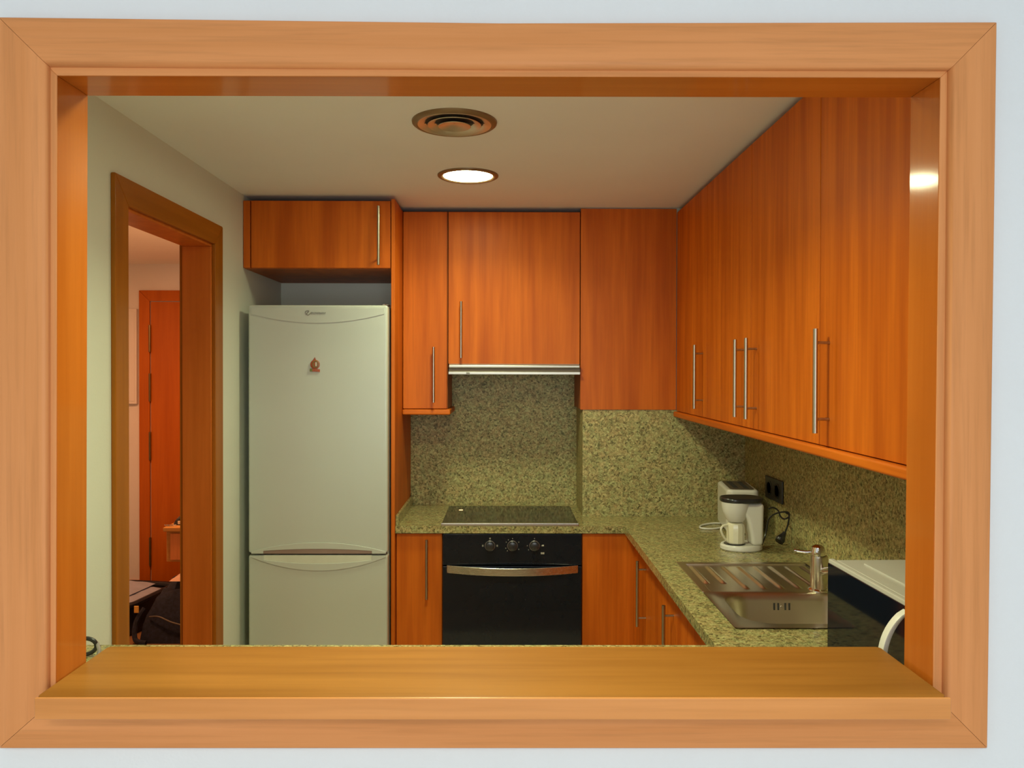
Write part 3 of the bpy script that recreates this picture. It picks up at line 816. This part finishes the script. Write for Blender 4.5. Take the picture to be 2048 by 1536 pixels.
# black flex with plug, looping to the right and resting on the worktop
P = [(1523, 1098, 2.96), (1531, 1070, 2.99), (1536, 1045, 3.0), (1541, 1034, 3.0), (1555, 1026, 3.0), (1575, 1024, 3.0), (1578, 1033, 3.0), (1569, 1038, 3.0),
     (1561, 1033, 3.02), (1556, 1021, 3.03), (1546, 1015, 3.03), (1537, 1018, 3.03)]
pp = [at(*q) for q in P]
pp[0].z = 0.906
bm = B(); tube(bm, smooth_path(pp, 5), 0.0033, 7)
P2 = [(1571, 1025, 3.0), (1578, 1030, 3.0), (1577, 1045, 3.0), (1573, 1058, 3.0), (1570, 1066, 3.0)]
p2 = [at(*q) for q in P2]
tube(bm, smooth_path(p2, 5), 0.0033, 7)
cord = obj('cord', bm, 'black_plastic', t, label='black flex')
a, b, e = at(1570, 1064, 3.0), at(1564, 1074, 3.0), at(1558, 1083, 2.99)
bm = B(); tube(bm, [a, a.lerp(b, .5), b, b.lerp(e, .6), e], [0.006, 0.009, 0.014, 0.0185, 0.016], 16)
obj('plug', bm, 'black_plastic', cord)

# toaster
bm = prism(B(), rrect(0.925, 1.055, 3.175, 3.455, 0.028, 6), 'z', 0.906, 1.083)
TA = -7
tc = (0.99, 3.315, 0)
t = thing('toaster', 'white two-slot toaster behind the coffee maker against the granite', 'toaster', (0.99, 3.315, 0.90))
obj('body', turn(bm, tc, TA), 'white_plastic', t, 0.012, 4)
obj('top_plate', turn(prism(B(), rrect(0.942, 1.040, 3.195, 3.440, 0.020, 4), 'z', 1.0825, 1.0845), tc, TA), 'toaster_top', t, 0.0005, 1, label='dark top with the slots')
for x in (0.970, 1.012): obj('slot', turn(bx(x-0.010, x+0.010, 3.225, 3.415, 1.0843, 1.0852), tc, TA), 'rubber', t)
for x in (0.960, 1.020):
    for y in (3.21, 3.42): obj('foot', turn(cyl(B(), (x, y, 0.9002), (x, y, 0.908), 0.010, 10), tc, TA), 'rubber', t)
P = [(1452, 1044, 3.33), (1440, 1044, 3.30), (1420, 1047, 3.28), (1401, 1045, 3.30), (1404, 1041, 3.36), (1425, 1039, 3.40), (1442, 1040, 3.40)]
pp = [at(*q) for q in P]
for q in pp: q.z = 0.9045
bm = B(); tube(bm, smooth_path(pp, 6), 0.0042, 8); obj('cord', bm, 'white_plastic', t, label='white flex in a flat loop')

# socket on the right wall
ya, yb = 3.285, 3.085
za, zb = 1.040, 1.132
t = thing('power_socket', 'dark grey double power socket on the granite above the plug', 'socket', (1.106, 3.185, 1.086))
pl_ = obj('plate', bx(1.097, 1.1055, yb, ya, za, zb), 'socket', t, 0.004, 3)
for y in (3.232, 3.138):
    bm = B(); tube(bm, [(1.0970, y, 1.086), (1.0955, y, 1.086), (1.0955, y, 1.086), (1.0985, y, 1.086)], [0.031, 0.031, 0.023, 0.021], 24)
    w_ = obj('outlet', bm, 'black_plastic', pl_)

# ------------------------------------------------------------------ microwave
MA = 1.2
mxf, myn, myf, mz0, mz1 = 0.764, 1.400, 1.836, 0.912, 1.128
mp_ = (mxf, myf, 0)
t = thing('microwave', 'white microwave with dark glass door at the right end of the ledge', 'microwave', (0.93, 1.62, 0.90))
obj('body', turn(bx(mxf+0.014, 1.094, myn, myf-0.003, mz0, mz1-0.002), mp_, MA), 'oven_white', t, 0.006, 3)
obj('front_frame', turn(bx(mxf, mxf+0.0135, myn, myf, mz0, mz1), mp_, MA), 'oven_white', t, 0.003, 2)
dg = obj('door_glass', turn(bx(mxf-0.003, mxf+0.002, 1.470, myf-0.004, mz0+0.006, mz1-0.009), mp_, MA), 'black_glass', t, 0.001, 1, label='dark mirror-like glass')
obj('control_panel', turn(bx(mxf-0.003, mxf+0.002, myn+0.004, 1.466, mz0+0.006, mz1-0.009), mp_, MA), 'black_plastic', t, 0.001, 1)
obj('top_rib', turn(bx(mxf+0.060, 1.07, myn+0.04, myf-0.05, mz1-0.003, mz1+0.001), mp_, MA), 'oven_white', t, 0.0015, 2)
bm = B(); rows = []
yh = 1.488
for k in range(21):
    s = k/20; zz = mz1-0.014-(mz1-mz0-0.028)*s
    bow = (1-(2*s-1)**2)**0.75
    x = mxf-0.001-0.052*bow
    rows.append([bm.verts.new(q) for q in ((x, yh-0.009, zz), (x, yh+0.011, zz), (x+0.011, yh+0.011, zz), (x+0.011, yh-0.009, zz))])
for a, b in zip(rows, rows[1:]):
    for i in range(4): bm.faces.new([a[i], a[(i+1) % 4], b[(i+1) % 4], b[i]])
bm.faces.new(rows[0]); bm.faces.new(rows[-1][::-1])
obj('door_handle', turn(bm, mp_, MA), 'white_plastic', dg, 0.003, 2, label='white bowed handle')
for x in (0.80, 1.06):
    for y in (1.44, 1.79): obj('foot', cyl(B(), (x, y, 0.9002), (x, y, 0.9135), 0.012, 12), 'rubber', t)

# ------------------------------------------------------------------ sunglasses at the left end, behind the ledge
t = thing('sunglasses', 'dark folded sunglasses on the granite at the left end of the ledge', 'sunglasses', (-0.96, 1.80, 0.90))
g = at(181, 1306, 1.84); g.z = 0.92
def loop(c, rx, rz, n=20): return [(c[0]+rx*math.cos(2*PI*k/n), c[1]+0.2*rx*math.cos(2*PI*k/n), c[2]+rz*math.sin(2*PI*k/n)) for k in range(n+1)]
for dx in (0.0, -0.062):
    bm = B(); tube(bm, loop((g.x-0.004+dx, 1.82+0.2*dx, 0.9245), 0.026, 0.0190), 0.0050, 8); r_ = obj('rim', bm, 'black_plastic', t)
bm = B(); tube(bm, smooth_path([(g.x+0.022, 1.828, 0.930), (g.x+0.040, 1.80, 0.915), (g.x+0.044, 1.74, 0.9045), (g.x-0.02, 1.70, 0.9045)], 5), 0.0042, 8)
obj('temple', bm, 'grey_metal', t, label='greyish folded temple')
bm = B(); tube(bm, [(g.x-0.030, 1.815, 0.928), (g.x-0.040, 1.812, 0.928)], 0.003, 8); obj('bridge', bm, 'black_plastic', t)

# ------------------------------------------------------------------ things in the hall
a, b = at(244, 617, 5.50), at(272, 808, 5.50)
t = thing('fuse_box', 'flat white panel box on the hall wall left of far door', 'box', (a.x, 5.54, b.z))
obj('cover', bx(a.x-0.16, b.x, 5.508, 5.5395, b.z, a.z), 'wall', t, 0.004, 2)
obj('lid', bx(a.x-0.14, b.x-0.014, 5.504, 5.5085, b.z+0.02, a.z-0.02), 'wall', t, 0.002, 2)

# open suitcase
su = (-2.42, 4.83, 0)
SA = -9
t = thing('suitcase', 'open black suitcase with folded clothes on the hall floor', 'suitcase', (su[0], su[1], 0))
bm = prism(B(), rrect(-2.75, -2.16, 4.60, 5.06, 0.06, 5), 'z', 0.0, 0.17)
obj('shell', turn(bm, su, SA), 'suitcase', t, 0.012, 3)
rp = rrect(-2.755, -2.155, 4.595, 5.065, 0.06, 5)
bm = B(); tube(bm, [(x, y, 0.185) for x, y in rp+rp[:1]], 0.017, 8)
obj('rim', turn(bm, su, SA), 'suitcase', t)
# lid folded back flat behind
bm = prism(B(), rrect(-2.75, -2.16, 5.09, 5.44, 0.06, 5), 'z', 0.0, 0.10)
obj('lid', turn(bm, su, SA), 'suitcase', t, 0.012, 3)
def pillow(x0, x1, y0, y1, z0, z1, amp, sd, nx=18, ny=14):
    bm = B(); top, bot = [], []
    for j in range(ny+1):
        rt, rb = [], []
        for i in range(nx+1):
            s, q = i/nx, j/ny
            e = min(1.0, 5*min(s, 1-s, q, 1-q))**0.6 if 0 < i < nx and 0 < j < ny else 0.0
            x, y = x0+(x1-x0)*s, y0+(y1-y0)*q
            h = z0+(z1-z0)*e + amp*e*noise.noise(Vector((x*9+sd, y*9, sd*1.7))) + amp*0.5*e*noise.noise(Vector((x*22+sd, y*22, sd)))
            rt.append(bm.verts.new((x, y, h)))
            rb.append(rt[-1] if e == 0.0 else bm.verts.new((x, y, z0)))
        top.append(rt); bot.append(rb)
    for j in range(ny):
        for i in range(nx):
            bm.faces.new([top[j][i], top[j][i+1], top[j+1][i+1], top[j+1][i]])
            f = [bot[j][i], bot[j+1][i], bot[j+1][i+1], bot[j][i+1]]
            if len(set(f)) >= 3:
                try: bm.faces.new(f)
                except ValueError: pass
    return bm
cl = thing('folded_clothes', 'pile of folded grey-lavender clothes lying in the open suitcase', 'clothes', (su[0], su[1], 0.17))
obj('lower_garment', turn(pillow(-2.70, -2.20, 4.64, 5.02, 0.171, 0.200, 0.008, 3.1), su, SA), 'lavender', cl)
obj('upper_garment', turn(pillow(-2.68, -2.26, 4.74, 5.02, 0.202, 0.232, 0.010, 8.7), su, SA), 'lavender', cl)
# slumped dark bag in front of the suitcase
bm = pillow(-2.093, -1.66, 4.47, 4.86, 0.0, 0.29, 0.05, 5.2, 30, 24)
bg_ = thing('holdall', 'slumped dark navy soft bag leaning beside the open suitcase', 'bag', (-1.90, 4.55, 0))
obj('body', bm, 'navy', bg_, smooth=60)
bm = B(); tube(bm, smooth_path([(-2.04, 4.485, 0.150), (-1.98, 4.470, 0.155), (-1.90, 4.462, 0.125), (-1.80, 4.460, 0.10)], 6), 0.005, 6)
obj('zip', bm, 'zip', bg_, label='paler zip line')
bm = B(); tube(bm, smooth_path([(-2.085, 4.52, 0.19), (-2.115, 4.48, 0.12), (-2.105, 4.45, 0.03), (-2.04, 4.44, 0.0145)], 6), 0.014, 8)
st = obj('strap', bm, 'navy', bg_)
obj('tag', bx(-2.125, -2.098, 4.475, 4.481, 0.175, 0.215), 'yellow_tag', st, 0.002, 1, label='small yellow tag')
cp_ = thing('towel', 'small pale pink cloth lying on the dark bag', 'cloth', (-1.83, 4.62, 0.33))
obj('cloth', pillow(-1.96, -1.74, 4.56, 4.78, 0.334, 0.362, 0.008, 2.2), 'pink_cloth', cp_)

# wall-hung hall console
a, b = at(328, 1055, 4.2), at(328, 1125, 4.2)
t = thing('hall_console', 'small pale wooden wall-hung drawer console in the hall by the far door', 'console', (-1.68, 4.4, b.z))
obj('top', bx(a.x-0.004, -1.551, 4.195, 4.75, a.z-0.022, a.z), 'console', t, 0.003, 2)
obj('body', bx(a.x+0.006, -1.551, 4.216, 4.745, b.z, a.z-0.0225), 'console', t, 0.002, 1)
dw = obj('drawer', bx(a.x+0.030, -1.575, 4.206, 4.2155, b.z+0.012, a.z-0.034), 'beech_v', t, 0.002, 2)
bm = B(); cyl(bm, (-1.68, 4.2055, (a.z+b.z)/2), (-1.68, 4.185, (a.z+b.z)/2), 0.011, 14); obj('knob', bm, 'hinge', dw)
kz_ = a.z
t = thing('keys', 'shiny key ring with keys at the edge of the hall console', 'keys', (a.x+0.05, 4.24, kz_))
bm = B(); tube(bm, [(a.x+0.036+0.013*math.cos(q), 4.243+0.013*math.sin(q), kz_+0.0035) for q in [2*PI*k/20 for k in range(21)]], 0.0022, 6)
obj('ring', bm, 'chrome', t)
for dx, ang in ((0.0, 335), (0.006, 355)):
    cq = (a.x+0.030+dx, 4.233, 0)
    bm = bx(a.x+0.030+dx, a.x+0.063+dx, 4.231, 4.238, kz_+0.0015+dx, kz_+0.004+dx); cyl(bm, (a.x+0.069+dx, 4.2345, kz_+0.0015+dx), (a.x+0.069+dx, 4.2345, kz_+0.004+dx), 0.010, 14)
    obj('key', turn(bm, cq, ang-180), 'chrome', t)
t = thing('pouch', 'small black pouch with white tag on the hall console behind the keys', 'pouch', (a.x+0.12, 4.30, kz_))
bm = pillow(a.x+0.022, a.x+0.170, 4.262, 4.38, kz_+0.0005, kz_+0.052, 0.010, 6.1)
obj('body', bm, 'black_plastic', t)
obj('tag', bx(a.x+0.050, a.x+0.080, 4.256, 4.2595, kz_+0.006, kz_+0.024), 'white_plastic', t, 0.001, 1)
